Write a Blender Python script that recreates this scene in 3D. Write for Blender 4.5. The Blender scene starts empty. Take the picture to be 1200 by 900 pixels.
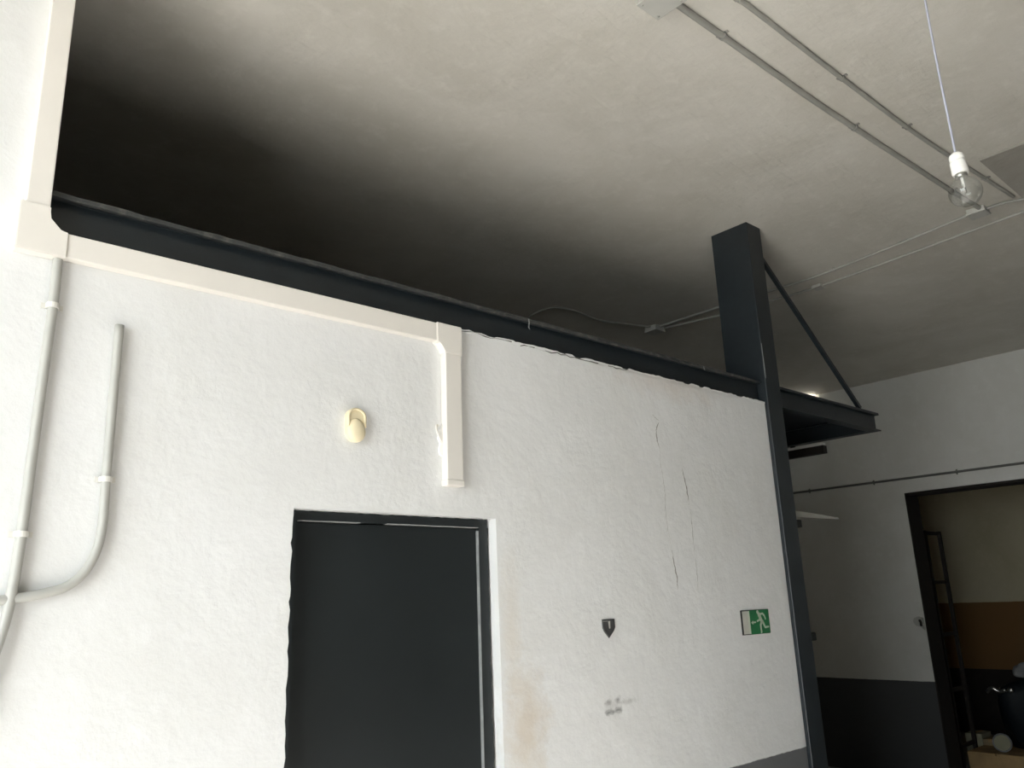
import bpy, bmesh, math, random
from mathutils import Vector, Matrix
random.seed(7)
scene = bpy.context.scene
COL = scene.collection

# ------------------------------------------------------------------ camera
cam_data = bpy.data.cameras.new('camera')
cam_data.sensor_width = 36.0
cam_data.lens = 28.56
cam_data.clip_start = 0.02
cam = bpy.data.objects.new('camera', cam_data)
COL.objects.link(cam)
AX = Vector((0.74801743, -0.66264371, -0.03705724))      # camera right in the room
AD = Vector((0.14620341, 0.21898983, -0.96471137))       # camera down
AF = Vector((0.64737508, 0.71620302, 0.26068898))        # viewing direction
cm = Matrix((AX, -AD, -AF)).transposed().to_4x4()
cm.translation = Vector((0.0, -2.3, 1.72))
cam.matrix_world = cm
scene.camera = cam

# ------------------------------------------------------------------ view
scene.view_settings.view_transform = 'Standard'
scene.view_settings.look = 'None'
scene.view_settings.gamma = 1.0
scene.view_settings.use_curve_mapping = False
scene.view_settings.exposure = 0.07
scene.cycles.use_denoising = True
scene.cycles.max_bounces = 10
scene.cycles.diffuse_bounces = 8
scene.cycles.transparent_max_bounces = 12
scene.cycles.sample_clamp_indirect = 8.0
scene.cycles.caustics_reflective = False
scene.cycles.caustics_refractive = False

# ------------------------------------------------------------------ daylight
world = bpy.data.worlds.new('overcast_sky')
scene.world = world
world.use_nodes = True
bg = world.node_tree.nodes['Background']
bg.inputs['Color'].default_value = (0.88, 0.96, 1.0, 1)
bg.inputs['Strength'].default_value = 8.4

sun_data = bpy.data.lights.new('sun', 'SUN')
sun_data.energy = 40.0
sun_data.angle = math.radians(1.0)
sun_data.color = (1.0, 0.975, 0.95)
sun = bpy.data.objects.new('sun', sun_data)
COL.objects.link(sun)
sun.location = (-12, 1, 12)
sun.rotation_euler = Vector((0.84, 0.02, -0.56)).to_track_quat('-Z', 'Y').to_euler()

# the open street gate in the left wall: guides light sampling, emits nothing itself
GATE = (-2.95, -0.50, 0.0, 3.4)      # y0 y1 z0 z1
port = bpy.data.lights.new('gate_portal', 'AREA')
port.shape = 'RECTANGLE'
port.size = GATE[1] - GATE[0]
port.size_y = GATE[3] - GATE[2]
port.cycles.is_portal = True
po = bpy.data.objects.new('gate_portal', port)
COL.objects.link(po)
po.matrix_world = Matrix(((0, 0, -1, -2.12), (1, 0, 0, (GATE[0] + GATE[1]) / 2), (0, -1, 0, (GATE[2] + GATE[3]) / 2), (0, 0, 0, 1)))

# ------------------------------------------------------------------ helpers
ZC = 3.815      # ceiling height
XR = 8.343      # right wall

def link(name, bm, mat, parent=None, smooth=False):
    bmesh.ops.recalc_face_normals(bm, faces=bm.faces[:])
    me = bpy.data.meshes.new(name)
    bm.to_mesh(me)
    bm.free()
    if mat:
        me.materials.append(mat)
    if smooth:
        for p in me.polygons:
            p.use_smooth = True
    o = bpy.data.objects.new(name, me)
    COL.objects.link(o)
    if parent:
        o.parent = parent
        o.matrix_parent_inverse = parent.matrix_world.inverted()
    return o

def tag(o, label, cat, group=None):
    o['label'] = label
    o['category'] = cat
    if group:
        o['group'] = group
    return o

def struct(o):
    o['kind'] = 'structure'
    return o

def thing(name, label, cat, loc=(0, 0, 0), group=None):
    o = bpy.data.objects.new(name, None)
    COL.objects.link(o)
    o.empty_display_size = 0.1
    o.matrix_world = Matrix.Translation(loc)
    return tag(o, label, cat, group)

def box(bm, lo, hi, bevel=0.0, seg=2):
    lo, hi = Vector(lo), Vector(hi)
    r = bmesh.ops.create_cube(bm, size=1.0)
    vs = r['verts']
    c = (lo + hi) / 2
    d = hi - lo
    for v in vs:
        v.co = Vector((c.x + v.co.x * d.x, c.y + v.co.y * d.y, c.z + v.co.z * d.z))
    if bevel > 0:
        es = list({e for v in vs for e in v.link_edges})
        bmesh.ops.bevel(bm, geom=es, offset=bevel, segments=seg, affect='EDGES', profile=0.5)

def prism(bm, pts, axis, a, b):
    """extrude a 2-D outline: axis 'y' -> pts are (x,z); 'x' -> (y,z); 'z' -> (x,y)"""
    def P(p, t):
        if axis == 'y':
            return (p[0], t, p[1])
        if axis == 'x':
            return (t, p[0], p[1])
        return (p[0], p[1], t)
    A = [bm.verts.new(P(p, a)) for p in pts]
    B = [bm.verts.new(P(p, b)) for p in pts]
    n = len(pts)
    bm.faces.new(A)
    bm.faces.new(B[::-1])
    for i in range(n):
        j = (i + 1) % n
        bm.faces.new((A[i], A[j], B[j], B[i]))

def tube(bm, pts, r, seg=12, caps=True, taper=None):
    pts = [Vector(p) for p in pts]
    n = len(pts)
    rings = []
    ref = None
    for i in range(n):
        t = (pts[min(i + 1, n - 1)] - pts[max(i - 1, 0)]).normalized()
        if ref is None:
            ref = Vector((0, 0, 1)) if abs(t.z) < 0.9 else Vector((1, 0, 0))
        u = (ref - t * ref.dot(t)).normalized()
        w = t.cross(u)
        ref = u
        rr = taper[i] if taper else r
        rings.append([bm.verts.new(pts[i] + (u * math.cos(2 * math.pi * k / seg) + w * math.sin(2 * math.pi * k / seg)) * rr) for k in range(seg)])
    for a, b in zip(rings, rings[1:]):
        for k in range(seg):
            m = (k + 1) % seg
            f = bm.faces.new((a[k], a[m], b[m], b[k]))
            f.smooth = True
    if caps:
        bm.faces.new(rings[0][::-1])
        bm.faces.new(rings[-1])

def lathe(bm, prof, c, seg=32, axis=Vector((0, 0, 1))):
    """prof: (r, h) along axis"""
    q = Vector((0, 0, 1)).rotation_difference(axis.normalized())
    c = Vector(c)
    rings = []
    for r, h in prof:
        if r < 1e-6:
            rings.append([bm.verts.new(c + q @ Vector((0, 0, h)))])
        else:
            rings.append([bm.verts.new(c + q @ Vector((r * math.cos(2 * math.pi * k / seg), r * math.sin(2 * math.pi * k / seg), h))) for k in range(seg)])
    for a, b in zip(rings, rings[1:]):
        for k in range(seg):
            m = (k + 1) % seg
            if len(a) == 1 and len(b) == 1:
                continue
            if len(a) == 1:
                f = bm.faces.new((a[0], b[m], b[k]))
            elif len(b) == 1:
                f = bm.faces.new((a[k], a[m], b[0]))
            else:
                f = bm.faces.new((a[k], a[m], b[m], b[k]))
            f.smooth = True

def smooth_path(ctrl, n=10):
    """Catmull-Rom through control points"""
    P = [Vector(p) for p in ctrl]
    P = [P[0] * 2 - P[1]] + P + [P[-1] * 2 - P[-2]]
    out = []
    for i in range(1, len(P) - 2):
        p0, p1, p2, p3 = P[i - 1:i + 3]
        for k in range(n):
            t = k / n
            out.append(0.5 * ((2 * p1) + (p2 - p0) * t + (2 * p0 - 5 * p1 + 4 * p2 - p3) * t * t + (3 * p1 - p0 - 3 * p2 + p3) * t ** 3))
    out.append(P[-2])
    return out

def stroke(bm, pts, w, y0, y1):
    """flat lettering stroke in the x-z plane with round ends; w may be a list"""
    ws = w if isinstance(w, (list, tuple)) else [w] * len(pts)
    for (x, z), r in zip(pts, ws):
        prism(bm, [(x + r / 2 * math.cos(a * math.pi / 6), z + r / 2 * math.sin(a * math.pi / 6)) for a in range(12)], 'y', y0, y1)
    for i in range(len(pts) - 1):
        a, b = Vector(pts[i]), Vector(pts[i + 1])
        d = (b - a).normalized()
        n = Vector((-d.y, d.x))
        prism(bm, [a + n * ws[i] / 2, a - n * ws[i] / 2, b - n * ws[i + 1] / 2, b + n * ws[i + 1] / 2], 'y', y0 + 1e-5, y1 - 1e-5)

# ------------------------------------------------------------------ materials
def newmat(name):
    m = bpy.data.materials.new(name)
    m.use_nodes = True
    nt = m.node_tree
    b = nt.nodes['Principled BSDF']
    return m, nt, b

def nd(nt, t, **kw):
    n = nt.nodes.new(t)
    for k, v in kw.items():
        if hasattr(n, k):
            setattr(n, k, v)
        else:
            n.inputs[k].default_value = v
    return n

def noise(nt, vec, scale, detail=4, rough=0.55, dist=0.0):
    n = nd(nt, 'ShaderNodeTexNoise')
    n.inputs['Scale'].default_value = scale
    n.inputs['Detail'].default_value = detail
    n.inputs['Roughness'].default_value = rough
    n.inputs['Distortion'].default_value = dist
    nt.links.new(vec, n.inputs['Vector'])
    return n.outputs['Fac']

def ramp(nt, fac, lo, hi, a=0.0, b=1.0):
    n = nd(nt, 'ShaderNodeMapRange')
    n.inputs['From Min'].default_value = lo
    n.inputs['From Max'].default_value = hi
    n.inputs['To Min'].default_value = a
    n.inputs['To Max'].default_value = b
    nt.links.new(fac, n.inputs['Value'])
    return n.outputs['Result']

def mix(nt, fac, a, b):
    n = nd(nt, 'ShaderNodeMix', data_type='RGBA')
    if isinstance(fac, (int, float)):
        n.inputs[0].default_value = fac
    else:
        nt.links.new(fac, n.inputs[0])
    for s, v in ((6, a), (7, b)):
        if isinstance(v, tuple):
            n.inputs[s].default_value = (*v, 1)
        else:
            nt.links.new(v, n.inputs[s])
    return n.outputs[2]

def math_(nt, op, a, b=None, clamp=False):
    n = nd(nt, 'ShaderNodeMath', operation=op)
    n.use_clamp = clamp
    for i, v in enumerate((a, b)):
        if v is None:
            continue
        if isinstance(v, (int, float)):
            n.inputs[i].default_value = v
        else:
            nt.links.new(v, n.inputs[i])
    return n.outputs[0]

def bump(nt, b, height, strength, dist, prev=None):
    n = nd(nt, 'ShaderNodeBump')
    n.inputs['Strength'].default_value = strength
    n.inputs['Distance'].default_value = dist
    nt.links.new(height, n.inputs['Height'])
    if prev:
        nt.links.new(prev, n.inputs['Normal'])
    nt.links.new(n.outputs['Normal'], b.inputs['Normal'])
    return n.outputs['Normal']

def coords(nt):
    return nd(nt, 'ShaderNodeNewGeometry').outputs['Position']

def spot(nt, pos, c, rad, nz, amt, soft=0.6):
    """1 inside an ellipsoid stain about c, broken up by noise nz"""
    s = nd(nt, 'ShaderNodeVectorMath', operation='SUBTRACT')
    nt.links.new(pos, s.inputs[0])
    s.inputs[1].default_value = c
    d = nd(nt, 'ShaderNodeVectorMath', operation='DIVIDE')
    nt.links.new(s.outputs[0], d.inputs[0])
    d.inputs[1].default_value = rad
    l = nd(nt, 'ShaderNodeVectorMath', operation='LENGTH')
    nt.links.new(d.outputs[0], l.inputs[0])
    v = math_(nt, 'ADD', l.outputs['Value'], math_(nt, 'MULTIPLY', math_(nt, 'SUBTRACT', nz, 0.5), 1.6))
    return ramp(nt, v, 1.0, 1.0 - soft, 0.0, amt)

def plaster(name, base, dado=None, dado_z=None, stains=(), rough=0.85, relief=1.0, mott=0.06, wiggle=0.0, streak=False):
    m, nt, b = newmat(name)
    pos = coords(nt)
    n1 = noise(nt, pos, 1.7, 5, 0.6, 0.4)
    n2 = noise(nt, pos, 11.0, 6, 0.68, 0.15)
    n3 = noise(nt, pos, 48.0, 4, 0.6)
    d = tuple(max(0, c * (1 - mott * 2.2) - k) for c, k in zip(base, (0.0, 0.004, 0.02)))
    c = mix(nt, ramp(nt, n1, 0.3, 0.7), base, d)
    c = mix(nt, ramp(nt, n2, 0.52, 0.72, 0, 0.5), c, tuple(min(1, x * (1 + mott)) for x in base))
    for ctr, rad, col, amt, soft in stains:
        c = mix(nt, spot(nt, pos, ctr, rad, n2 if max(rad) > 0.12 else n3, amt, soft), c, col)
    if dado:
        sp = nd(nt, 'ShaderNodeSeparateXYZ')
        nt.links.new(pos, sp.inputs[0])
        z = math_(nt, 'ADD', sp.outputs['Z'], math_(nt, 'MULTIPLY', math_(nt, 'SUBTRACT', n2, 0.5), 0.012 + wiggle))
        c = mix(nt, ramp(nt, z, dado_z + 0.002, dado_z - 0.002), c, dado)
    nt.links.new(c, b.inputs['Base Color'])
    b.inputs['Roughness'].default_value = rough
    b.inputs['Specular IOR Level'].default_value = 0.25
    p = bump(nt, b, n1, 0.5 * relief, 0.04)
    p = bump(nt, b, n2, 0.55 * relief, 0.012, p)
    if streak:      # brush strokes
        mp = nd(nt, 'ShaderNodeMapping')
        mp.inputs['Rotation'].default_value = (0, 0, 0.5)
        mp.inputs['Scale'].default_value = (4.0, 26.0, 4.0)
        nt.links.new(pos, mp.inputs['Vector'])
        p = bump(nt, b, noise(nt, mp.outputs[0], 1.0, 5, 0.65, 1.2), 0.5, 0.006, p)
    bump(nt, b, n3, 0.55 * relief, 0.003, p)
    return m

def paint(name, col, rough=0.5, var=0.08, scale=14, bmp=0.12, metal=0.0, dust=None):
    m, nt, b = newmat(name)
    pos = coords(nt)
    n = noise(nt, pos, scale, 4, 0.6)
    c = mix(nt, ramp(nt, n, 0.3, 0.7), tuple(x * (1 - var) for x in col), tuple(min(1, x * (1 + var)) for x in col))
    if dust:
        n2 = noise(nt, pos, scale * 2.3, 5, 0.7)
        c = mix(nt, ramp(nt, n2, 0.5, 0.72, 0, dust[1]), c, dust[0])
    nt.links.new(c, b.inputs['Base Color'])
    b.inputs['Roughness'].default_value = rough
    b.inputs['Metallic'].default_value = metal
    bump(nt, b, noise(nt, pos, scale * 6, 3), bmp, 0.002)
    return m

WALL = (0.79, 0.80, 0.81)
M = {}
M['wall'] = plaster('white_lime_plaster', WALL, dado=(0.145, 0.15, 0.155), dado_z=0.985, relief=0.5, mott=0.035, stains=[
    ((2.09, 0, 1.30), (0.13, 0.2, 0.26), (0.62, 0.55, 0.46), 0.75, 0.9),
    ((2.03, 0, 1.62), (0.06, 0.2, 0.36), (0.70, 0.66, 0.60), 0.6, 0.9),
    ((2.548, 0, 1.315), (0.062, 0.1, 0.040), (0.52, 0.52, 0.51), 0.55, 1.0),
    ((2.522, 0, 1.333), (0.026, 0.1, 0.014), (0.25, 0.25, 0.25), 0.8, 1.0),
    ((2.580, 0, 1.337), (0.022, 0.1, 0.018), (0.25, 0.25, 0.25), 0.8, 1.0),
    ((2.528, 0, 1.296), (0.034, 0.1, 0.014), (0.12, 0.12, 0.12), 0.9, 1.0),
    ((2.575, 0, 1.299), (0.034, 0.1, 0.014), (0.14, 0.14, 0.14), 0.9, 1.0),
    ((2.64, 0, 1.325), (0.07, 0.1, 0.014), (0.45, 0.45, 0.44), 0.6, 1.0),
    ((3.1, 0, 2.70), (0.5, 0.2, 0.09), (0.68, 0.61, 0.56), 0.45, 0.9),
    ((0.62, 0, 1.36), (0.03, 0.1, 0.02), (0.6, 0.6, 0.6), 0.5, 0.9),
])
M['wall_r'] = plaster('grey_white_plaster', (0.68, 0.68, 0.66), dado=(0.075, 0.078, 0.08), dado_z=0.86, relief=0.5, mott=0.05)
M['wall_n'] = plaster('cream_and_brown_plaster', (0.52, 0.47, 0.34), dado=(0.185, 0.10, 0.038), dado_z=1.52, relief=0.4, mott=0.06)
M['wall_b'] = plaster('plain_plaster', (0.16, 0.155, 0.15), relief=0.5, mott=0.05)
M['ceil'] = plaster('grey_ceiling_plaster', (0.68, 0.66, 0.615), relief=0.45, mott=0.07, streak=True)
M['patch'] = plaster('darker_ceiling_plaster', (0.40, 0.385, 0.36), relief=0.8, mott=0.08)  # thin ceiling panel in a darker grey than the rest
M['floor'] = plaster('concrete_floor', (0.37, 0.36, 0.345), relief=0.4, mott=0.12, rough=0.7)
M['yard'] = plaster('pale_paving', (0.50, 0.47, 0.43), relief=0.4, mott=0.1)
M['steel'] = paint('anthracite_paint', (0.0135, 0.0185, 0.0225), 0.42, 0.2, 9, 0.15)
M['dusty'] = paint('dusty_anthracite_paint', (0.035, 0.037, 0.037), 0.8, 0.3, 9, 0.2, dust=((0.15, 0.145, 0.13), 0.9))
M['door'] = paint('black_door_paint', (0.012, 0.0155, 0.017), 0.45, 0.15, 3, 0.06)
M['pale'] = paint('pale_paint_line', (0.26, 0.27, 0.27), 0.7, 0.2, 20)
M['trunk'] = paint('cream_pvc', (0.80, 0.77, 0.725), 0.42, 0.02, 4, 0.03)
M['pvc'] = paint('grey_white_pvc', (0.44, 0.44, 0.415), 0.42, 0.05, 6, 0.04)
M['clip'] = paint('white_clip_plastic', (0.72, 0.71, 0.67), 0.45, 0.05)
M['pipe'] = paint('grey_pvc_conduit', (0.34, 0.335, 0.31), 0.5, 0.10, 8, 0.06)
M['pipe_d'] = paint('dark_grey_conduit', (0.13, 0.13, 0.12), 0.55, 0.12, 8, 0.06)
M['jbox'] = paint('grey_junction_plastic', (0.50, 0.50, 0.47), 0.5, 0.05, 8, 0.05)
M['cream'] = paint('yellowed_plastic', (0.80, 0.71, 0.50), 0.4, 0.04, 12, 0.03)
M['white'] = paint('white_plastic', (0.86, 0.85, 0.82), 0.35, 0.02)
M['cable'] = paint('pale_lilac_cable', (0.42, 0.43, 0.52), 0.5, 0.1)
M['green'] = paint('sign_green', (0.012, 0.17, 0.055), 0.4, 0.06, 30, 0.02)
M['signwhite'] = paint('faded_sign_white', (0.50, 0.58, 0.47), 0.45, 0.05, 30, 0.02)
M['signgrey'] = paint('faded_sign_panel', (0.52, 0.52, 0.47), 0.5, 0.06, 30, 0.02)
M['black'] = paint('matt_black', (0.012, 0.012, 0.012), 0.7, 0.1)
M['badge'] = paint('dark_badge', (0.055, 0.055, 0.055), 0.45, 0.25, 60, 0.1)
M['crack'] = paint('crack_grey', (0.36, 0.355, 0.34), 0.9, 0.3, 60)  # grey of the thin strips drawn as cracks
M['split'] = paint('plaster_split_grey', (0.15, 0.145, 0.135), 0.9, 0.3, 60)  # darker grey of the strips drawn as splits in the plaster lip
M['pipe_l'] = paint('lit_grey_conduit', (0.40, 0.395, 0.37), 0.5, 0.10, 8, 0.06)  # lighter copy of the conduit grey, caught light put into the colour
M['wood'] = paint('raw_pine', (0.42, 0.28, 0.13), 0.75, 0.2, 6, 0.2)
M['card'] = paint('brown_cardboard', (0.26, 0.20, 0.11), 0.85, 0.1, 8, 0.1)
M['paper'] = paint('pale_paper', (0.30, 0.29, 0.20), 0.8, 0.08)
M['tarp'] = paint('navy_tarpaulin', (0.006, 0.009, 0.012), 0.4, 0.3, 8, 0.3)
M['rag'] = paint('grey_cloth', (0.22, 0.22, 0.22), 0.9, 0.2, 10, 0.3)
M['chrome'] = paint('worn_metal', (0.45, 0.45, 0.42), 0.3, 0.15, 20, 0.1, metal=0.9)
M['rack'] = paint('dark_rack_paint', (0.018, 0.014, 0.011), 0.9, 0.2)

def glass_mat():
    m = bpy.data.materials.new('clear_bulb_glass')
    m.use_nodes = True
    nt = m.node_tree
    nt.nodes.clear()
    out = nd(nt, 'ShaderNodeOutputMaterial')
    tr = nd(nt, 'ShaderNodeBsdfTransparent')
    tr.inputs['Color'].default_value = (0.90, 0.91, 0.90, 1)
    gl = nd(nt, 'ShaderNodeBsdfGlossy')
    gl.inputs['Roughness'].default_value = 0.04
    fr = nd(nt, 'ShaderNodeLayerWeight')
    fr.inputs['Blend'].default_value = 0.25
    ms = nd(nt, 'ShaderNodeMixShader')
    nt.links.new(ramp(nt, fr.outputs['Facing'], 0.0, 1.0, 0.05, 0.6), ms.inputs[0])
    nt.links.new(tr.outputs[0], ms.inputs[1])
    nt.links.new(gl.outputs[0], ms.inputs[2])
    nt.links.new(ms.outputs[0], out.inputs['Surface'])
    return m
M['glass'] = glass_mat()

def glow_mat(name, col, s):
    m, nt, b = newmat(name)
    b.inputs['Base Color'].default_value = (0.9, 0.9, 0.88, 1)
    b.inputs['Emission Color'].default_value = (*col, 1)
    b.inputs['Emission Strength'].default_value = s
    return m
M['tube_on'] = glow_mat('lit_tube', (1.0, 0.93, 0.80), 30.0)

# ------------------------------------------------------------------ the room
bm = bmesh.new()
prism(bm, [(-2.3, -6.2), (12.2, -6.2), (12.2, 3.2), (-2.3, 3.2)], 'z', -0.12, 0.0)
struct(link('floor', bm, M['floor']))

bm = bmesh.new()
prism(bm, [(-2.3, -6.2), (XR + 0.28, -6.2), (XR + 0.28, 3.2), (-2.3, 3.2)], 'z', ZC, ZC + 0.2)
ceiling = struct(link('ceiling', bm, M['ceil']))
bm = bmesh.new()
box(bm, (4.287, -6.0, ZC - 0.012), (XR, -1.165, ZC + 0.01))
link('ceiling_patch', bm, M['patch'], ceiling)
bm = bmesh.new()
prism(bm, [(XR + 0.28, -4.0), (12.2, -4.0), (12.2, 3.2), (XR + 0.28, 3.2)], 'z', 3.4, 3.55)
struct(link('ceiling', bm, M['wall_b']))

# front wall: full-height pier at the left, door opening, low part under the beam
bm = bmesh.new()
prism(bm, [(-2.1, 0), (1.162, 0), (1.162, 2.026), (1.972, 2.026), (1.976, 1.2), (1.98, 0), (3.942, 0), (3.942, 2.733), (0.415, 2.733), (0.415, ZC), (-2.1, ZC)], 'y', 0.0, 0.16)
wall_front = struct(link('wall_front', bm, M['wall']))

# torn plaster lip under the beam
rng = random.Random(3)
bm = bmesh.new()
def lip(x0, x1, zlo, amp, y):
    x = x0
    top = []
    z = 2.738
    while x < x1:
        z = 2.7375 + (rng.random() - 0.5) * amp
        if rng.random() < 0.08:
            z -= 0.010
        top.append((x, z))
        x += 0.008 + rng.random() * 0.028
    top.append((x1, 2.738))
    prism(bm, [(x0, zlo)] + top + [(x1, zlo)], 'y', y, 0.002)
lip(1.80, 3.94, 2.726, 0.007, -0.0035)
link('plaster_lip', bm, M['wall'], wall_front)
bm = bmesh.new()
for x0, x1, z in ((1.815, 2.10, 2.731), (2.13, 2.22, 2.728), (2.27, 2.62, 2.730), (2.66, 2.8, 2.729)):
    x = x0
    pts = []
    while x < x1:
        pts.append((x, z + (rng.random() - 0.6) * 0.010))
        x += 0.02 + rng.random() * 0.02
    stroke(bm, pts, [0.0012 + rng.random() * 0.004 for _ in pts], -0.0042, -0.003)
link('plaster_split', bm, M['split'], wall_front)

def crack(pts, w):
    fine = smooth_path([(x, 0, z) for x, z in pts], 7)
    P = [(p.x + (rng.random() - 0.5) * 0.005, p.z) for p in fine]
    n = len(P)
    W = [max(0.0006, w * math.sin(math.pi * (0.04 + 0.92 * i / (n - 1))) * (0.4 + rng.random() * 0.8)) for i in range(n)]
    b = bmesh.new()
    stroke(b, P, W, -0.0006, 0.0004)
    link('crack', b, M['crack'], wall_front)
crack([(2.996, 2.515), (2.968, 2.47), (2.968, 2.42), (2.983, 2.384)], 0.0075)
crack([(2.983, 2.384), (2.98, 2.30), (2.992, 2.2), (2.985, 2.10), (2.992, 2.0), (3.005, 1.92)], 0.0022)
crack([(3.008, 1.925), (3.018, 1.85), (3.026, 1.80), (3.024, 1.752)], 0.009)
crack([(3.137, 2.312), (3.155, 2.23), (3.169, 2.135)], 0.0085)
crack([(3.17, 2.13), (3.176, 2.05), (3.172, 1.98), (3.176, 1.9)], 0.0055)
crack([(3.176, 1.9), (3.180, 1.83), (3.175, 1.745)], 0.0035)
crack([(2.95, 2.545), (2.975, 2.525), (2.99, 2.52)], 0.003)

# left wall with the street gate opening
gy0, gy1, gz0, gz1 = GATE
bm = bmesh.new()
prism(bm, [(-6.2, 0), (gy0, 0), (gy0, gz1), (gy1, gz1), (gy1, 0), (3.2, 0), (3.2, ZC), (-6.2, ZC)], 'x', -2.3, -2.1)
struct(link('wall_left', bm, M['wall_b']))
# back wall behind the camera
bm = bmesh.new()
box(bm, (-2.1, -6.2, 0), (XR, -6.0, ZC))
struct(link('wall_back', bm, M['wall_b']))
# far wall behind the mezzanine
bm = bmesh.new()
box(bm, (-2.1, 3.0, 0), (XR, 3.2, ZC))
struct(link('wall_far', bm, M['wall_r']))
# wall of the closed room under the mezzanine, seen end-on behind the column
bm = bmesh.new()
box(bm, (3.80, 0.24, 0), (3.94, 3.0, 2.70))
struct(link('wall_side', bm, M['wall_r']))
# right wall with the wide opening
bm = bmesh.new()
prism(bm, [(-6.0, 0), (-1.2, 0), (-1.2, 2.64), (1.155, 2.64), (1.155, 0), (3.0, 0), (3.0, ZC), (-6.0, ZC)], 'x', XR, XR + 0.28)
struct(link('wall_right', bm, M['wall_r']))
# dark lining of that opening
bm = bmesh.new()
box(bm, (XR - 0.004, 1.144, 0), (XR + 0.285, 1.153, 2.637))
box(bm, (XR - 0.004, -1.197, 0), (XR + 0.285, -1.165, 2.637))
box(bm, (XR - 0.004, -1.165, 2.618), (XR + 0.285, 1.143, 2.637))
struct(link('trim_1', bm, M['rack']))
# room beyond
for nm, lo, hi in (('wall_beyond', (11.2, -4.0, 0), (11.4, 3.2, 3.4)), ('wall_beyond_side', (XR + 0.28, 3.0, 0), (11.2, 3.2, 3.4)), ('wall_beyond_near', (XR + 0.28, -4.2, 0), (11.4, -4.0, 3.4))):
    bm = bmesh.new()
    box(bm, lo, hi)
    struct(link(nm, bm, M['wall_n']))
bm = bmesh.new()
box(bm, (11.18, -4.0, 0), (11.2, 3.0, 0.74))
struct(link('dark_band_beyond', bm, M['rack']))  # dark low panel along the foot of the wall beyond
# paving of the street outside the gate
bm = bmesh.new()
box(bm, (-14, -14, -0.14), (-2.31, 8, -0.02))
struct(link('pavement', bm, M['yard']))

# mezzanine slab
bm = bmesh.new()
box(bm, (-2.1, 0.075, 2.735), (3.94, 3.0, 2.845))
mz = link('mezzanine_slab', bm, M['wall_b'])
struct(mz)

# ------------------------------------------------------------------ door 1
door = bpy.data.objects.new('door_1', None)
COL.objects.link(door)
door.matrix_world = Matrix.Translation((1.57, 0.04, 0))
struct(door)
bm = bmesh.new()
box(bm, (1.200, 0.052, 0.01), (1.918, 0.092, 1.990), 0.002)
link('door_leaf', bm, M['door'], door)
def ragged(bm, a, b, inner, outer, horizontal, y0, y1, amp):
    """paint-edged frame bar; outer edge wavers"""
    n = 46
    A, B = [], []
    for i in range(n + 1):
        t = a + (b - a) * i / n
        o = outer + (rng.random() - 0.5) * amp
        A.append((t, inner) if horizontal else (inner, t))
        B.append((t, o) if horizontal else (o, t))
    prism(bm, A + B[::-1], 'y', y0, y1)
bm = bmesh.new()
ragged(bm, 1.162, 1.962, 1.994, 2.024, True, 0.040, 0.12, 0.003)
link('door_frame', bm, M['door'], door)
bm = bmesh.new()
ragged(bm, 0.0, 1.994, 1.922, 1.964, False, 0.040, 0.12, 0.006)
link('door_frame', bm, M['door'], door)
bm = bmesh.new()
ragged(bm, 0.0, 1.994, 1.196, 1.163, False, 0.040, 0.12, 0.002)
link('door_frame', bm, M['door'], door)
# bare line where the dark paint stops in the rebate
bm = bmesh.new()
x = 1.20
while x < 1.915:
    L = 0.06 + rng.random() * 0.12
    if rng.random() < 0.8:
        box(bm, (x, 0.039, 1.9925), (min(x + L, 1.92), 0.060, 1.9950 + rng.random() * 0.001))
    x += L
z = 0.3
while z < 1.99:
    L = 0.05 + rng.random() * 0.15
    if rng.random() < 0.85:
        box(bm, (1.9185, 0.039, z), (1.9200 + rng.random() * 0.0010, 0.060, min(z + L, 1.993)))
    z += L
link('bare_edge', bm, M['pale'], door)
# dark paint daubed past the frame on the plaster
bm = bmesh.new()
z = 0.9
pts = []
while z < 2.02:
    pts.append((1.1615 - rng.random() * 0.006, z))
    z += 0.015 + rng.random() * 0.03
prism(bm, [(1.168, 0.9)] + [(1.168, 2.022)] + pts[::-1], 'y', -0.0012, 0.002)
link('paint_overrun', bm, M['door'], door)

# ------------------------------------------------------------------ steelwork
def ibeam(bm, axis, a, b, c, z0, z1, w, tf=0.0075, tw=0.0055, fillet=0.0006):
    """I section; c is the centre line in the other horizontal axis"""
    h = w / 2
    t = tw / 2
    r = fillet
    prof = [(c - h, z0), (c + h, z0), (c + h, z0 + tf), (c + t + r, z0 + tf), (c + t, z0 + tf + r), (c + t, z1 - tf - r), (c + t + r, z1 - tf), (c + h, z1 - tf), (c + h, z1),
            (c - h, z1), (c - h, z1 - tf), (c - t - r, z1 - tf), (c - t, z1 - tf - r), (c - t, z0 + tf + r), (c - t - r, z0 + tf), (c - h, z0 + tf)]
    prism(bm, prof, axis, a, b)

beam = thing('steel_beam', 'long dark grey steel I-beam along the top of the white wall', 'beam', (2.18, 0.035, 2.735))
bm = bmesh.new()
ibeam(bm, 'x', 0.417, 3.938, 0.036, 2.736, 2.85, 0.068)
link('beam_section', bm, M['steel'], beam)
# dust and mortar crumbs along the top flange
bm = bmesh.new()
x = 0.42
top, bot = [], []
while x < 3.9:
    top.append((x, 2.8515 + rng.random() * 0.0035))
    bot.append((x, 2.8395 - rng.random() * 0.0015))
    x += 0.02 + rng.random() * 0.05
prism(bm, top + bot[::-1], 'y', 0.0005, 0.012)
link('dust_edge', bm, M['dusty'], beam)
for pts in ([(2.186, 2.851), (2.187, 2.835), (2.184, 2.815), (2.190, 2.808)], [(3.40, 2.851), (3.402, 2.838), (3.407, 2.832)]):
    bm = bmesh.new()
    stroke(bm, pts, [0.004, 0.006, 0.005, 0.003][:len(pts)], -0.0008, 0.0006)
    link('paint_drip', bm, M['pale'], beam)

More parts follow.
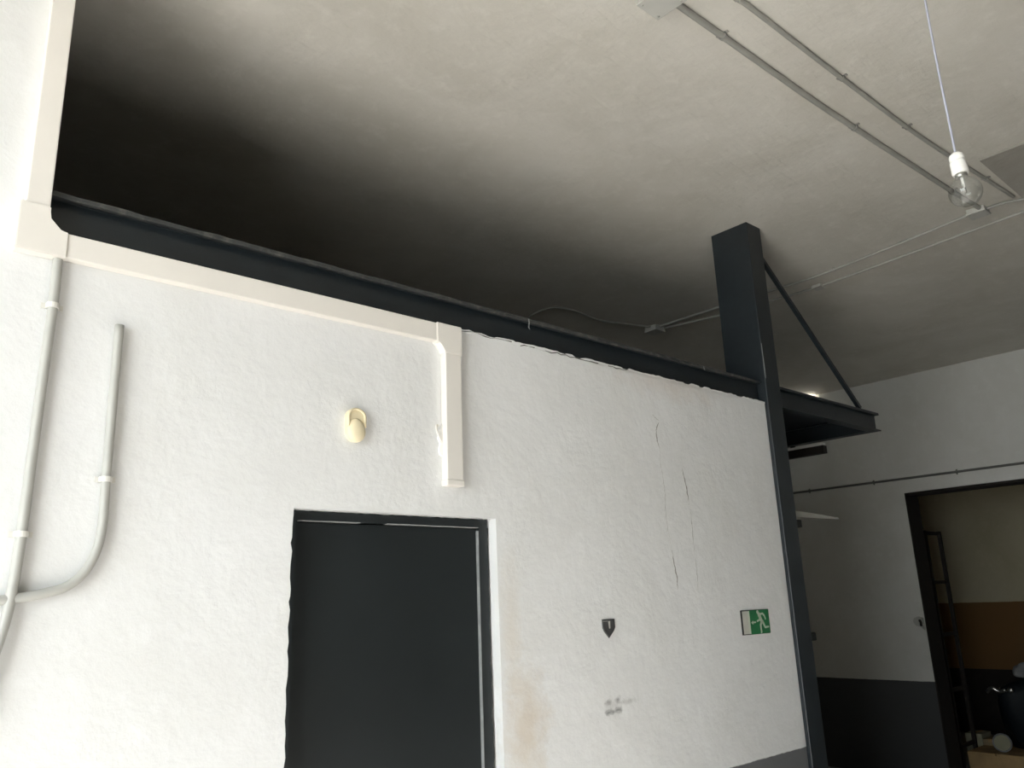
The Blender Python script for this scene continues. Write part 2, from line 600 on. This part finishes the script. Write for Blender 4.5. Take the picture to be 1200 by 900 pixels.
colm = thing('steel_column', 'tall dark grey steel box column at the right end of the white wall', 'column', (4.02, 0.1, 0))
bm = bmesh.new()
box(bm, (3.944, -0.022, 0.0), (4.090, 0.222, ZC), 0.004)
link('column_shaft', bm, M['steel'], colm)
bm = bmesh.new()
stroke(bm, [(3.947, 3.07), (3.9475, 2.98), (3.949, 2.90), (3.95, 2.87)], [0.004, 0.0035, 0.005, 0.003], -0.0235, -0.0215)
link('paint_chip', bm, M['pale'], colm)
for zl in (2.083, 1.494):
    bm = bmesh.new()
    box(bm, (4.088, -0.004, zl - 0.021), (4.172, 0.022, zl + 0.021), 0.005)
    link('hinge_lug', bm, M['black'], colm)

bm = bmesh.new()
prism(bm, [(4.66, 2.137), (4.30, 2.154), (4.091, 2.160), (4.091, 2.122), (4.30, 2.124), (4.66, 2.129)], 'y', 0.030, 0.036)
arm = link('bracket_arm', bm, M['pipe'])
tag(arm, 'pale tapered metal arm sticking out of the dark column', 'bracket')

bm = bmesh.new()
p0, p1 = Vector((4.095, 0.03, 3.70)), Vector((5.155, 0.03, 2.866))
d = (p1 - p0).normalized()
q = d.cross(Vector((0, 1, 0))).normalized()
hw = 0.011
for s in (1,):
    vs = []
    for p in (p0, p1):
        for sy, sq in ((-1, -1), (1, -1), (1, 1), (-1, 1)):
            vs.append(bm.verts.new(p + Vector((0, 1, 0)) * sy * 0.012 + q * sq * hw))
    bm.faces.new(vs[:4]); bm.faces.new(vs[4:][::-1])
    for k in range(4):
        m = (k + 1) % 4
        bm.faces.new((vs[k], vs[m], vs[4 + m], vs[4 + k]))
tie = thing('tie_bar', 'slanting dark steel tie bar from column top to platform', 'tie bar', (5.16, 0.03, 2.85))
link('bar', bm, M['steel'], tie)
bm = bmesh.new()
box(bm, (4.0905, 0.0, 3.65), (4.100, 0.06, 3.75), 0.002)
link('end_plate', bm, M['steel'], tie)

plat = thing('platform', 'small dark steel platform jutting out beyond the column', 'platform', (4.75, 0.6, 2.735))
bm = bmesh.new()
ibeam(bm, 'x', 4.092, 5.36, 0.036, 2.732, 2.846, 0.068)
link('front_beam', bm, M['steel'], plat)
bm = bmesh.new()
# side beam: I section running into the depth
h = 0.034; t = 0.003; tf = 0.0075; c = 5.326; z0, z1 = 2.732, 2.846
prof = [(c - h, z0), (c + h, z0), (c + h, z0 + tf), (c + t, z0 + tf), (c + t, z1 - tf), (c + h, z1 - tf), (c + h, z1), (c - h, z1), (c - h, z1 - tf), (c - t, z1 - tf), (c - t, z0 + tf), (c - h, z0 + tf)]
A = [bm.verts.new((x, 0.072, z)) for x, z in prof]
B = [bm.verts.new((x, 1.30, z)) for x, z in prof]
bm.faces.new(A); bm.faces.new(B[::-1])
for k in range(len(prof)):
    m = (k + 1) % len(prof)
    bm.faces.new((A[k], A[m], B[m], B[k]))
link('side_beam', bm, M['steel'], plat)
bm = bmesh.new()
ibeam(bm, 'x', 3.95, 5.288, 1.266, 2.732, 2.846, 0.068)
link('rear_beam', bm, M['steel'], plat)
bm = bmesh.new()
box(bm, (3.942, 0.24, 2.8465), (5.36, 1.30, 2.854))
box(bm, (4.092, 0.004, 2.8465), (5.36, 0.24, 2.854))
link('deck', bm, M['steel'], plat)

# dark board hung under the platform, with a pale strip on its upper edge
brd = thing('hanging_board', 'dark board with a pale upper edge hung under the platform', 'board', (5.34, 0.7, 2.65))
bm = bmesh.new()
box(bm, (5.316, 0.395, 2.645), (5.365, 1.25, 2.700), 0.002)
link('board', bm, M['rack'], brd)
bm = bmesh.new()
box(bm, (5.318, 0.40, 2.7005), (5.362, 1.25, 2.7175))
link('pale_strip', bm, M['white'], brd)
for y in (0.62, 1.2):
    bm = bmesh.new()
    box(bm, (5.330, y, 2.7177), (5.350, y + 0.03, 2.7315))
    link('hanger', bm, M['steel'], brd)

# ------------------------------------------------------------------ white cable trunking
T = 0.034
trk = thing('cable_trunking', 'cream plastic cable trunking running up, along and down the white wall', 'trunking', (1.1, 0, 2.65))
bm = bmesh.new()
box(bm, (0.356, -T, 2.785), (0.414, -0.0005, ZC), 0.003)
link('upright_run', bm, M['trunk'], trk)
bm = bmesh.new()   # elbow with a mitred inside corner
prism(bm, [(0.343, 2.652), (0.464, 2.652), (0.464, 2.7245), (0.443, 2.7245), (0.4155, 2.752), (0.4155, 2.787), (0.343, 2.787)], 'y', -T - 0.004, -0.0005)
bmesh.ops.bevel(bm, geom=bm.edges[:], offset=0.0025, segments=2, affect='EDGES')
link('elbow', bm, M['trunk'], trk)
bm = bmesh.new()
box(bm, (0.462, -T, 2.655), (1.690, -0.0005, 2.7235), 0.003)
link('level_run', bm, M['trunk'], trk)
bm = bmesh.new()
prism(bm, [(1.688, 2.651), (1.703, 2.651), (1.722, 2.628), (1.722, 2.615), (1.802, 2.615), (1.802, 2.7265), (1.688, 2.7265)], 'y', -T - 0.004, -0.0005)
bmesh.ops.bevel(bm, geom=bm.edges[:], offset=0.0025, segments=2, affect='EDGES')
link('elbow', bm, M['trunk'], trk)
bm = bmesh.new()
box(bm, (1.727, -T, 2.150), (1.799, -0.0005, 2.617), 0.003)
link('drop_run', bm, M['trunk'], trk)
bm = bmesh.new()
box(bm, (1.724, -T - 0.003, 2.128), (1.802, -0.0005, 2.1515), 0.004)
link('end_cap', bm, M['trunk'], trk)

# torn plaster and a stray hook beside the drop
hk = thing('wall_hook', 'small bent white hook beside the short vertical trunking', 'hook', (1.71, 0, 2.31))
bm = bmesh.new()
tube(bm, smooth_path([(1.727, -0.006, 2.285), (1.71, -0.012, 2.30), (1.697, -0.014, 2.325), (1.700, -0.010, 2.345), (1.712, -0.004, 2.345)], 5), 0.0035, 8)
link('hook', bm, M['trunk'], hk)
bm = bmesh.new()
prism(bm, [(1.727, 2.235), (1.716, 2.24), (1.711, 2.262), (1.718, 2.28), (1.708, 2.298), (1.715, 2.33), (1.727, 2.352)], 'y', -0.010, 0.0)
link('mounting_blob', bm, M['white'], hk)

# ------------------------------------------------------------------ conduits
def saddle(p, d, n, r, mat, parent):
    """pipe clip: band round the pipe plus a foot on the surface. p on the pipe axis, d pipe direction, n away from the surface"""
    p, d, n = Vector(p), Vector(d).normalized(), Vector(n).normalized()
    s = d.cross(n)
    b = bmesh.new()
    R2 = r * 1.28
    w = 0.007
    ring = []
    for e in (-w, w):
        loop = [p + d * e + (s * math.cos(a) + n * math.sin(a)) * R2 for a in [math.pi * k / 8 for k in range(9)]]
        base = -r * 1.02
        loop = [p + d * e + s * (R2 + 0.010) + n * base, p + d * e + s * (R2 + 0.010) + n * (base + 0.004), p + d * e + s * R2 + n * (base + 0.004)] + loop[0:] + [p + d * e - s * R2 + n * (base + 0.004), p + d * e - s * (R2 + 0.010) + n * (base + 0.004), p + d * e - s * (R2 + 0.010) + n * base]
        ring.append([b.verts.new(v) for v in loop])
    A, B = ring
    k = len(A)
    b.faces.new(A)
    b.faces.new(B[::-1])
    for i in range(k):
        j = (i + 1) % k
        b.faces.new((A[i], A[j], B[j], B[i]))
    return link('pipe_clip', b, mat, parent)

def conduit(name, label, pts, r, mat, clips=(), clipmat=None, n=(0, -1, 0), smooth=True, group=None):
    o = thing(name, label, 'conduit', pts[0], group)
    b = bmesh.new()
    path = smooth_path(pts, 8) if smooth else [Vector(p) for p in pts]
    tube(b, path, r, 14)
    link('pipe', b, mat, o)
    for t in clips:
        f = t * (len(path) - 1)
        i = min(int(f), len(path) - 2)
        p = path[i].lerp(path[i + 1], f - i)
        saddle(p, path[i + 1] - path[i], n, r, clipmat or M['clip'], o)
    return o

conduit('wall_conduit', 'long off-white pipe dropping from the trunking elbow at the left edge',
        [(0.449, -0.0145, 2.662), (0.450, -0.0145, 2.523), (0.445, -0.0145, 2.261), (0.440, -0.0145, 1.929), (0.433, -0.016, 1.778), (0.421, -0.020, 1.692), (0.395, -0.022, 1.58), (0.36, -0.02, 1.46)], 0.0125, M['pvc'], clips=(0.145, 0.43))
conduit('bent_conduit', 'short open-ended off-white pipe bent like a letter J on the wall',
        [(0.617, -0.0145, 2.500), (0.618, -0.0145, 2.28), (0.619, -0.0145, 2.073), (0.621, -0.0145, 1.96), (0.612, -0.0145, 1.89), (0.588, -0.0145, 1.835), (0.552, -0.0145, 1.802), (0.510, -0.0145, 1.788), (0.455, -0.0145, 1.777), (0.40, -0.0145, 1.770)], 0.0120, M['pvc'], clips=(0.222,))

zc = ZC - 0.012
up = (0, 0, -1)
conduit('ceiling_conduit', 'thick grey ceiling pipe between the square box and the small box',
        [(2.12, -0.882, zc), (2.443, -0.886, zc), (3.05, -0.893, zc), (3.475, -0.905, zc), (4.0, -0.925, zc), (4.534, -0.946, zc), (4.86, -0.965, zc)], 0.0125, M['pipe'], clips=(0.167, 0.5, 0.83), clipmat=M['pipe'], n=up, group='grey pipes on the ceiling')
conduit('ceiling_conduit', 'thinner dark ceiling pipe passing behind the hanging bulb',
        [(0.4, -1.02, zc), (1.5, -1.03, zc), (2.338, -1.043, zc), (3.069, -1.052, zc), (3.778, -1.068, zc), (4.3, -1.10, zc), (4.867, -1.138, zc)], 0.0095, M['pipe'], clips=(0.33, 0.5, 0.64, 0.90), clipmat=M['pipe'], n=up, group='grey pipes on the ceiling')
zk = ZC - 0.009
conduit('ceiling_conduit', 'thin grey cable pipe running from the small box across behind the column top',
        [(4.91, -0.89, zk), (4.99, -0.4, zk), (5.055, 0.128, zk), (5.04, 0.5, zk), (5.02, 0.92, zk), (5.0, 1.46, zk)], 0.0085, M['pipe_l'], clips=(0.35, 0.75), clipmat=M['pipe_l'], n=up, group='grey pipes on the ceiling')
conduit('ceiling_conduit', 'thin grey pipe furthest right on the ceiling, parallel to its neighbour',
        [(5.02, -2.6, zk), (5.08, -1.8, zk), (5.131, -1.109, zk), (5.19, -0.5, zk), (5.252, 0.234, zk), (5.215, 0.687, zk), (5.19, 0.98, zk), (5.06, 1.46, zk)], 0.0085, M['pipe_l'], clips=(0.57, 0.8), clipmat=M['pipe_l'], n=up, group='grey pipes on the ceiling')
conduit('wavy_cable', 'wavy grey cable leaving the small ceiling box beside the bulb',
        [(4.91, -0.98, zk), (4.90, -1.04, zk - 0.004), (4.92, -1.10, zk), (4.95, -1.164, zk), (4.99, -1.4, zk), (5.0, -2.0, zk)], 0.008, M['pipe'])
conduit('sagging_cable', 'dark sagging cable curving over the ceiling above the mezzanine',
        [(4.97, 1.50, zk), (4.70, 1.56, zk - 0.01), (4.454, 1.624, zk - 0.01), (4.20, 1.60, zk - 0.004), (4.015, 1.643, zk), (3.98, 1.80, zk), (4.02, 1.95, zk), (4.1, 2.2, zk)], 0.008, M['pipe'])
conduit('wall_conduit', 'thin dark pipe along the grey right wall above the opening',
        [(XR - 0.013, 2.98, 2.790), (XR - 0.013, 2.35, 2.785), (XR - 0.013, 1.2, 2.780), (XR - 0.013, 0.05, 2.776), (XR - 0.013, -1.2, 2.772), (XR - 0.013, -3.0, 2.77)], 0.0115, M['pipe_d'], clips=(0.13, 0.24, 0.36, 0.5), clipmat=M['pipe_d'], n=(-1, 0, 0))

def jbox(name, label, lo, hi, lid=0.004):
    o = thing(name, label, 'junction box', ((lo[0] + hi[0]) / 2, (lo[1] + hi[1]) / 2, hi[2]), 'grey junction boxes on the ceiling')
    b = bmesh.new()
    box(b, (lo[0], lo[1], lo[2] + 0.010), hi, 0.004)
    link('box_body', b, M['jbox'], o)
    b = bmesh.new()
    box(b, (lo[0] - lid, lo[1] - lid, lo[2]), (hi[0] + lid, hi[1] + lid, lo[2] + 0.011), 0.003)
    cover = link('lid', b, M['jbox'], o)
    for sx in (0, 1):
        for sy in (0, 1):
            b = bmesh.new()
            px = lo[0] + 0.012 if sx == 0 else hi[0] - 0.012
            py = lo[1] + 0.012 if sy == 0 else hi[1] - 0.012
            lathe(b, [(0, -0.0015), (0.004, -0.0015), (0.0045, 0.001)], (px, py, lo[2]), 10)
            link('screw', b, M['chrome'], cover)
    return o
jbox('junction_box', 'large square grey junction box on the ceiling at the top edge', (2.010, -0.945, ZC - 0.058), (2.125, -0.82, ZC))
jbox('junction_box', 'small grey junction box on the ceiling just beyond the bulb', (4.85, -0.99, ZC - 0.036), (4.945, -0.895, ZC))
jbox('junction_box', 'dim grey junction box on the dark ceiling left of the column', (4.945, 1.45, ZC - 0.045), (5.055, 1.56, ZC))
b = bmesh.new()
box(b, (5.215, 0.20, ZC - 0.022), (5.295, 0.27, ZC), 0.003)
o = tag(link('connector_block', b, M['jbox']), 'tiny grey connector block on the ceiling pipe right of the column', 'connector')

# ------------------------------------------------------------------ hanging bulb
BX, BY, BZ = 2.026, -1.716, 2.745     # top of the lamp holder
lamp = thing('hanging_bulb', 'clear glass bulb in a white holder hanging from a thin cable', 'light bulb', (BX, BY, ZC))
bm = bmesh.new()
tube(bm, smooth_path([(BX - 0.004, BY + 0.0, ZC), (BX - 0.003, BY, 3.5), (BX + 0.002, BY, 3.33), (BX + 0.003, BY, 3.22), (BX - 0.003, BY, 3.0), (BX - 0.001, BY, 2.86), (BX, BY, BZ)], 8), 0.0028, 8)
link('cable', bm, M['cable'], lamp)
bm = bmesh.new()
tube(bm, smooth_path([(BX + 0.003, BY, 3.40), (BX - 0.009, BY - 0.002, 3.33), (BX - 0.006, BY, 3.25), (BX + 0.003, BY, 3.20)], 6), 0.0022, 8)
link('cable_knot', bm, M['cable'], lamp)
ax = Vector((0.06, -0.03, -1))
bm = bmesh.new()
lathe(bm, [(0, -0.002), (0.010, -0.002), (0.0155, 0.003), (0.0175, 0.010), (0.0170, 0.0165), (0.0150, 0.018), (0.0175, 0.020), (0.0185, 0.024), (0.0188, 0.050), (0.0178, 0.055), (0.0150, 0.055), (0, 0.054)], (BX, BY, BZ), 28, ax)
holder = link('lamp_holder', bm, M['white'], lamp)
bm = bmesh.new()
lathe(bm, [(0, 0.053), (0.0140, 0.054), (0.0142, 0.062), (0.0125, 0.064), (0, 0.064)], (BX, BY, BZ), 24, ax)
link('screw_cap', bm, M['chrome'], lamp)
bm = bmesh.new()
prof = [(0.0135, 0.060)]
for k in range(0, 19):
    a = math.radians(38 + k * (180 - 38) / 18)
    prof.append((0.0375 * math.sin(a), 0.102 - 0.0375 * math.cos(a)))
prof[-1] = (0, 0.1395)
prof.insert(1, (0.0150, 0.066))
lathe(bm, prof, (BX, BY, BZ), 36, ax)
link('glass', bm, M['glass'], lamp)
bm = bmesh.new()
lathe(bm, [(0.004, 0.060), (0.004, 0.082), (0.0025, 0.090), (0, 0.092)], (BX, BY, BZ), 12, ax)
stem = link('stem', bm, M['white'], lamp)
bm = bmesh.new()
axn = ax.normalized()
f0 = Vector((BX, BY, BZ))
tube(bm, [f0 + axn * 0.078 + Vector((-0.002, 0, 0)), f0 + axn * 0.100 + Vector((-0.010, 0, 0)), f0 + axn * 0.103 + Vector((-0.003, 0.003, 0)), f0 + axn * 0.103 + Vector((0.003, 0.003, 0)), f0 + axn * 0.100 + Vector((0.010, 0, 0)), f0 + axn * 0.078 + Vector((0.002, 0, 0))], 0.0009, 6)
link('filament', bm, M['chrome'], lamp)

# ------------------------------------------------------------------ wall sensor above the door
sx, sz = 1.366, 2.304
sen = thing('wall_sensor', 'small cream rounded plastic lamp on the wall above the door', 'wall lamp', (sx, 0, sz - 0.055))
bm = bmesh.new()
out = [(sx - 0.033, sz - 0.02)] + [(sx + 0.033 * math.cos(math.radians(a)), sz + 0.030 + 0.028 * math.sin(math.radians(a))) for a in range(180, -1, -20)] + [(sx + 0.034, sz - 0.02)]
out += [(sx + 0.034 * math.cos(math.radians(a)), sz - 0.02 - 0.034 * math.sin(math.radians(a))) for a in range(20, 161, 20)]
prism(bm, out, 'y', -0.020, 0.0)
bmesh.ops.bevel(bm, geom=[e for e in bm.edges if all(v.co.y < -0.01 for v in e.verts)], offset=0.004, segments=2, affect='EDGES')
link('housing', bm, M['cream'], sen)
bm = bmesh.new()      # hood rim
rim = [(sx + 0.031 * math.cos(math.radians(a)), -0.022, sz + 0.028 + 0.026 * math.sin(math.radians(a))) for a in range(180, -1, -15)]
rim = [(sx - 0.031, -0.022, sz - 0.005)] + rim + [(sx + 0.031, -0.022, sz - 0.005)]
tube(bm, rim, 0.0045, 8)
link('hood_rim', bm, M['cream'], sen)
bm = bmesh.new()
bmesh.ops.create_uvsphere(bm, u_segments=24, v_segments=16, radius=1.0)
for v in bm.verts:
    v.co = Vector((sx + v.co.x * 0.0345, -0.016 + v.co.y * 0.023, sz - 0.022 + v.co.z * (0.035 if v.co.z < 0 else 0.046)))
for f in bm.faces:
    f.smooth = True
link('lens', bm, M['cream'], sen)

# ------------------------------------------------------------------ shield badge
bd = thing('shield_badge', 'small dark shield-shaped badge on the white wall right of the door', 'badge', (2.55, 0, 1.575))
bm = bmesh.new()
prism(bm, [(2.514, 1.645), (2.586, 1.645), (2.588, 1.612), (2.580, 1.600), (2.548, 1.572), (2.520, 1.600), (2.514, 1.612)], 'y', -0.006, 0.0)
bmesh.ops.bevel(bm, geom=[e for e in bm.edges if all(v.co.y < -0.003 for v in e.verts)], offset=0.002, segments=1, affect='EDGES')
link('plate', bm, M['badge'], bd)
bm = bmesh.new()
prism(bm, [(2.5455, 1.637), (2.556, 1.637), (2.5545, 1.610), (2.549, 1.608)], 'y', -0.0072, -0.0055)
link('pale_mark', bm, M['pvc'], bd)
bm = bmesh.new()
stroke(bm, [(2.517, 1.6375), (2.540, 1.6375)], 0.0022, -0.0072, -0.0055)
link('pale_line', bm, M['pipe'], bd)

# ------------------------------------------------------------------ exit sign
sg = thing('exit_sign', 'green emergency exit sign with white running figure and arrow beside the column', 'sign', (3.61, 0, 1.53))
S0, S1, Z0, Z1 = 3.492, 3.731, 1.533, 1.647
def sp(u, v):
    return (S0 + (S1 - S0) * u, Z1 - (Z1 - Z0) * v)
bm = bmesh.new()
prism(bm, [sp(0, 0.02), sp(0.02, 0), sp(1, 0), sp(1, 1), sp(0, 1)], 'y', -0.005, 0.0)
link('backing', bm, M['black'], sg)
bm = bmesh.new()
prism(bm, [sp(0.28, 0.02), sp(0.995, 0.02), sp(0.995, 0.985), sp(0.28, 0.985)], 'y', -0.0062, -0.0045)
link('green_panel', bm, M['green'], sg)
bm = bmesh.new()
prism(bm, [sp(0.035, 0.04), sp(0.28, 0.04), sp(0.28, 0.965), sp(0.035, 0.965)], 'y', -0.0062, -0.0045)
link('door_symbol', bm, M['signgrey'], sg)
bm = bmesh.new()
prism(bm, [sp(0.235, 0.05), sp(0.283, 0.05), sp(0.283, 0.965), sp(0.235, 0.965)], 'y', -0.0068, -0.0045)
link('door_edge', bm, M['signwhite'], sg)
bm = bmesh.new()
y0, y1 = -0.0072, -0.0060
W = S1 - S0
stroke(bm, [sp(0.585, 0.10)], 0.075 * W, y0, y1)
stroke(bm, [sp(0.60, 0.14), sp(0.625, 0.20), sp(0.685, 0.42), sp(0.71, 0.50)], [0.05 * W, 0.085 * W, 0.08 * W, 0.075 * W], y0, y1)
stroke(bm, [sp(0.67, 0.20), sp(0.76, 0.17), sp(0.825, 0.27), sp(0.85, 0.40)], [0.04 * W, 0.036 * W, 0.036 * W, 0.03 * W], y0, y1)
stroke(bm, [sp(0.635, 0.24), sp(0.635, 0.42), sp(0.545, 0.465)], [0.036 * W, 0.04 * W, 0.036 * W], y0, y1)
stroke(bm, [sp(0.70, 0.50), sp(0.655, 0.63), sp(0.655, 0.80), sp(0.665, 0.93), sp(0.645, 0.94)], [0.06 * W, 0.05 * W, 0.042 * W, 0.034 * W, 0.03 * W], y0, y1)
stroke(bm, [sp(0.73, 0.49), sp(0.775, 0.62), sp(0.81, 0.745), sp(0.94, 0.73)], [0.06 * W, 0.05 * W, 0.042 * W, 0.034 * W], y0, y1)
link('running_figure', bm, M['signwhite'], sg)
bm = bmesh.new()
stroke(bm, [sp(0.37, 0.515), sp(0.47, 0.51)], 0.032 * W, y0, y1)
prism(bm, [sp(0.315, 0.52), sp(0.385, 0.44), sp(0.385, 0.60)], 'y', y0, y1)
link('arrow', bm, M['signwhite'], sg)

# ------------------------------------------------------------------ high on the right wall: unseen tube lamp added for the ceiling glow
tl = thing('added_tube_lamp', 'unseen tube lamp added high on the far wall for the glow above the platform', 'lamp', (XR, 2.07, 3.70))
bm = bmesh.new()
box(bm, (XR - 0.05, 1.93, 3.70), (XR, 2.22, 3.75), 0.004)
link('lamp_body', bm, M['white'], tl)
bm = bmesh.new()
tube(bm, [(XR - 0.035, 1.95, 3.772), (XR - 0.035, 2.20, 3.772)], 0.012, 14)
link('lit_tube', bm, M['tube_on'], tl)
for y in (1.942, 2.208):
    bm = bmesh.new()
    box(bm, (XR - 0.05, y - 0.012, 3.7505), (XR - 0.02, y + 0.012, 3.79), 0.003)
    link('tube_socket', bm, M['white'], tl)

# broken switch at the edge of the opening
sw = thing('broken_switch', 'broken pale switch on the grey wall at the edge of the opening', 'switch', (XR, 1.20, 1.41))
bm = bmesh.new()
prism(bm, [(1.165, 1.44), (1.20, 1.455), (1.245, 1.44), (1.255, 1.405), (1.235, 1.37), (1.195, 1.36), (1.16, 1.33)], 'x', XR - 0.03, XR)
link('switch_box', bm, M['pvc'], sw)
bm = bmesh.new()
tube(bm, smooth_path([(XR - 0.035, 1.19, 1.42), (XR - 0.05, 1.175, 1.40), (XR - 0.04, 1.18, 1.37)], 5), 0.012, 8)
link('dangling_wire', bm, M['rack'], sw)

# ------------------------------------------------------------------ things in the room beyond
rk = thing('shelf_rack', 'dark metal rack frame with two uprights inside the opening', 'rack', (9.18, 1.28, 0))
for x in (8.99, 9.365):
    bm = bmesh.new()
    box(bm, (x - 0.018, 1.265, 0), (x + 0.018, 1.30, 2.30), 0.003)
    link('upright', bm, M['rack'], rk)
for z in (2.275, 1.77, 1.25, 0.72, 0.2):
    bm = bmesh.new()
    box(bm, (9.008, 1.27, z - 0.018), (9.347, 1.295, z + 0.018), 0.002)
    link('cross_bar', bm, M['rack'], rk)

pl = thing('wooden_crate', 'low raw wooden crate on the floor inside the opening', 'crate', (9.3, 0.6, 0))
for i in range(5):
    bm = bmesh.new()
    y = 1.22 - i * 0.26
    box(bm, (8.98, y - 0.25, 0.145), (9.75, y, 0.165), 0.002)
    link('plank', bm, M['wood'], pl)
for i, x in enumerate((8.985, 9.72)):
    bm = bmesh.new()
    box(bm, (x, -0.06, 0.0), (x + 0.022, 1.22, 0.1445), 0.002)
    link('side_board', bm, M['wood'], pl)
for y in (-0.06, 1.198):
    bm = bmesh.new()
    box(bm, (9.0075, y, 0.0), (9.7195, y + 0.022, 0.1445), 0.002)
    link('end_board', bm, M['wood'], pl)

def lump(name, c, r, mat, seed, parent=None, amp=0.12, sub=4, flat=None):
    b = bmesh.new()
    bmesh.ops.create_icosphere(b, subdivisions=sub, radius=1.0)
    g = random.Random(seed)
    waves = [(Vector((g.uniform(-1, 1), g.uniform(-1, 1), g.uniform(-1, 1))) * g.uniform(2, 6), g.uniform(0, 6.28), g.uniform(0.3, 1)) for _ in range(9)]
    for v in b.verts:
        k = 1 + amp * sum(a * math.sin(w.dot(v.co) + ph) for w, ph, a in waves) / 3
        p = v.co.copy()
        p = Vector([math.copysign(abs(q) ** 0.6, q) for q in p]) * k
        v.co = Vector((c[0] + p.x * r[0], c[1] + p.y * r[1], c[2] + p.z * r[2]))
        if flat is not None and v.co.z < flat:
            v.co.z = flat
    for f in b.faces:
        f.smooth = True
    return link(name, b, mat, parent)
mc = thing('covered_machine', 'dark machine under a navy cover standing on the wooden crate', 'machine', (9.42, 0.5, 0.165))
lump('cover', (9.48, 0.58, 0.46), (0.20, 0.41, 0.34), M['tarp'], 5, mc, 0.15, flat=0.166)
bm = bmesh.new()
tube(bm, smooth_path([(9.20, 1.02, 0.70), (9.17, 0.96, 0.74), (9.18, 0.90, 0.71), (9.17, 0.84, 0.73)], 5), 0.018, 8)
bm2 = link('metal_lever', bm, M['chrome'], mc)
lump('knob', (9.18, 0.80, 0.725), (0.022, 0.028, 0.022), M['chrome'], 3, mc, 0.05, 2)
rag = tag(lump('grey_rag', (9.42, 0.62, 0.90), (0.15, 0.16, 0.07), M['rag'], 11, None, 0.28), 'crumpled grey rag thrown over the dark covered machine', 'rag')
lp = thing('round_lamp', 'round pale glass headlamp resting on the wooden crate', 'headlamp', (9.10, 0.93, 0.166))
axh = Vector((-1, -0.3, 0.1))
bm = bmesh.new()
lathe(bm, [(0, -0.07), (0.04, -0.065), (0.07, -0.035), (0.082, 0.0), (0.082, 0.012), (0.074, 0.014), (0.072, 0.004)], (9.10, 0.93, 0.252), 28, axh)
link('bowl', bm, M['chrome'], lp)
bm = bmesh.new()
lathe(bm, [(0.073, 0.004), (0.05, 0.014), (0.025, 0.019), (0, 0.021)], (9.10, 0.93, 0.252), 28, axh)
link('glass_face', bm, M['paper'], lp)
bm = bmesh.new()
lathe(bm, [(0.070, 0.006), (0.074, 0.016), (0.084, 0.014), (0.085, 0.004), (0.080, 0.0)], (9.10, 0.93, 0.252), 28, axh)
link('rim', bm, M['rag'], lp)
for i, (lo, hi, lab, mt) in enumerate([((9.40, 1.08, 0.166), (9.65, 1.215, 0.225), 'flat brown cardboard box lying on the crate corner', 'card'), ((9.45, 1.235, 0.0), (9.70, 1.40, 0.26), 'upright pale paper parcel between crate and rack', 'paper')]):
    o = thing('cardboard_box', lab, 'box', ((lo[0] + hi[0]) / 2, (lo[1] + hi[1]) / 2, lo[2]))
    bm = bmesh.new()
    box(bm, lo, hi, 0.004)
    link('carton', bm, M[mt], o)
    bm = bmesh.new()
    ym = (lo[1] + hi[1]) / 2
    box(bm, (lo[0] - 0.001, ym - 0.02, hi[2] - 0.03), (hi[0] + 0.001, ym + 0.02, hi[2] + 0.001))
    link('tape', bm, M['wood'], o)
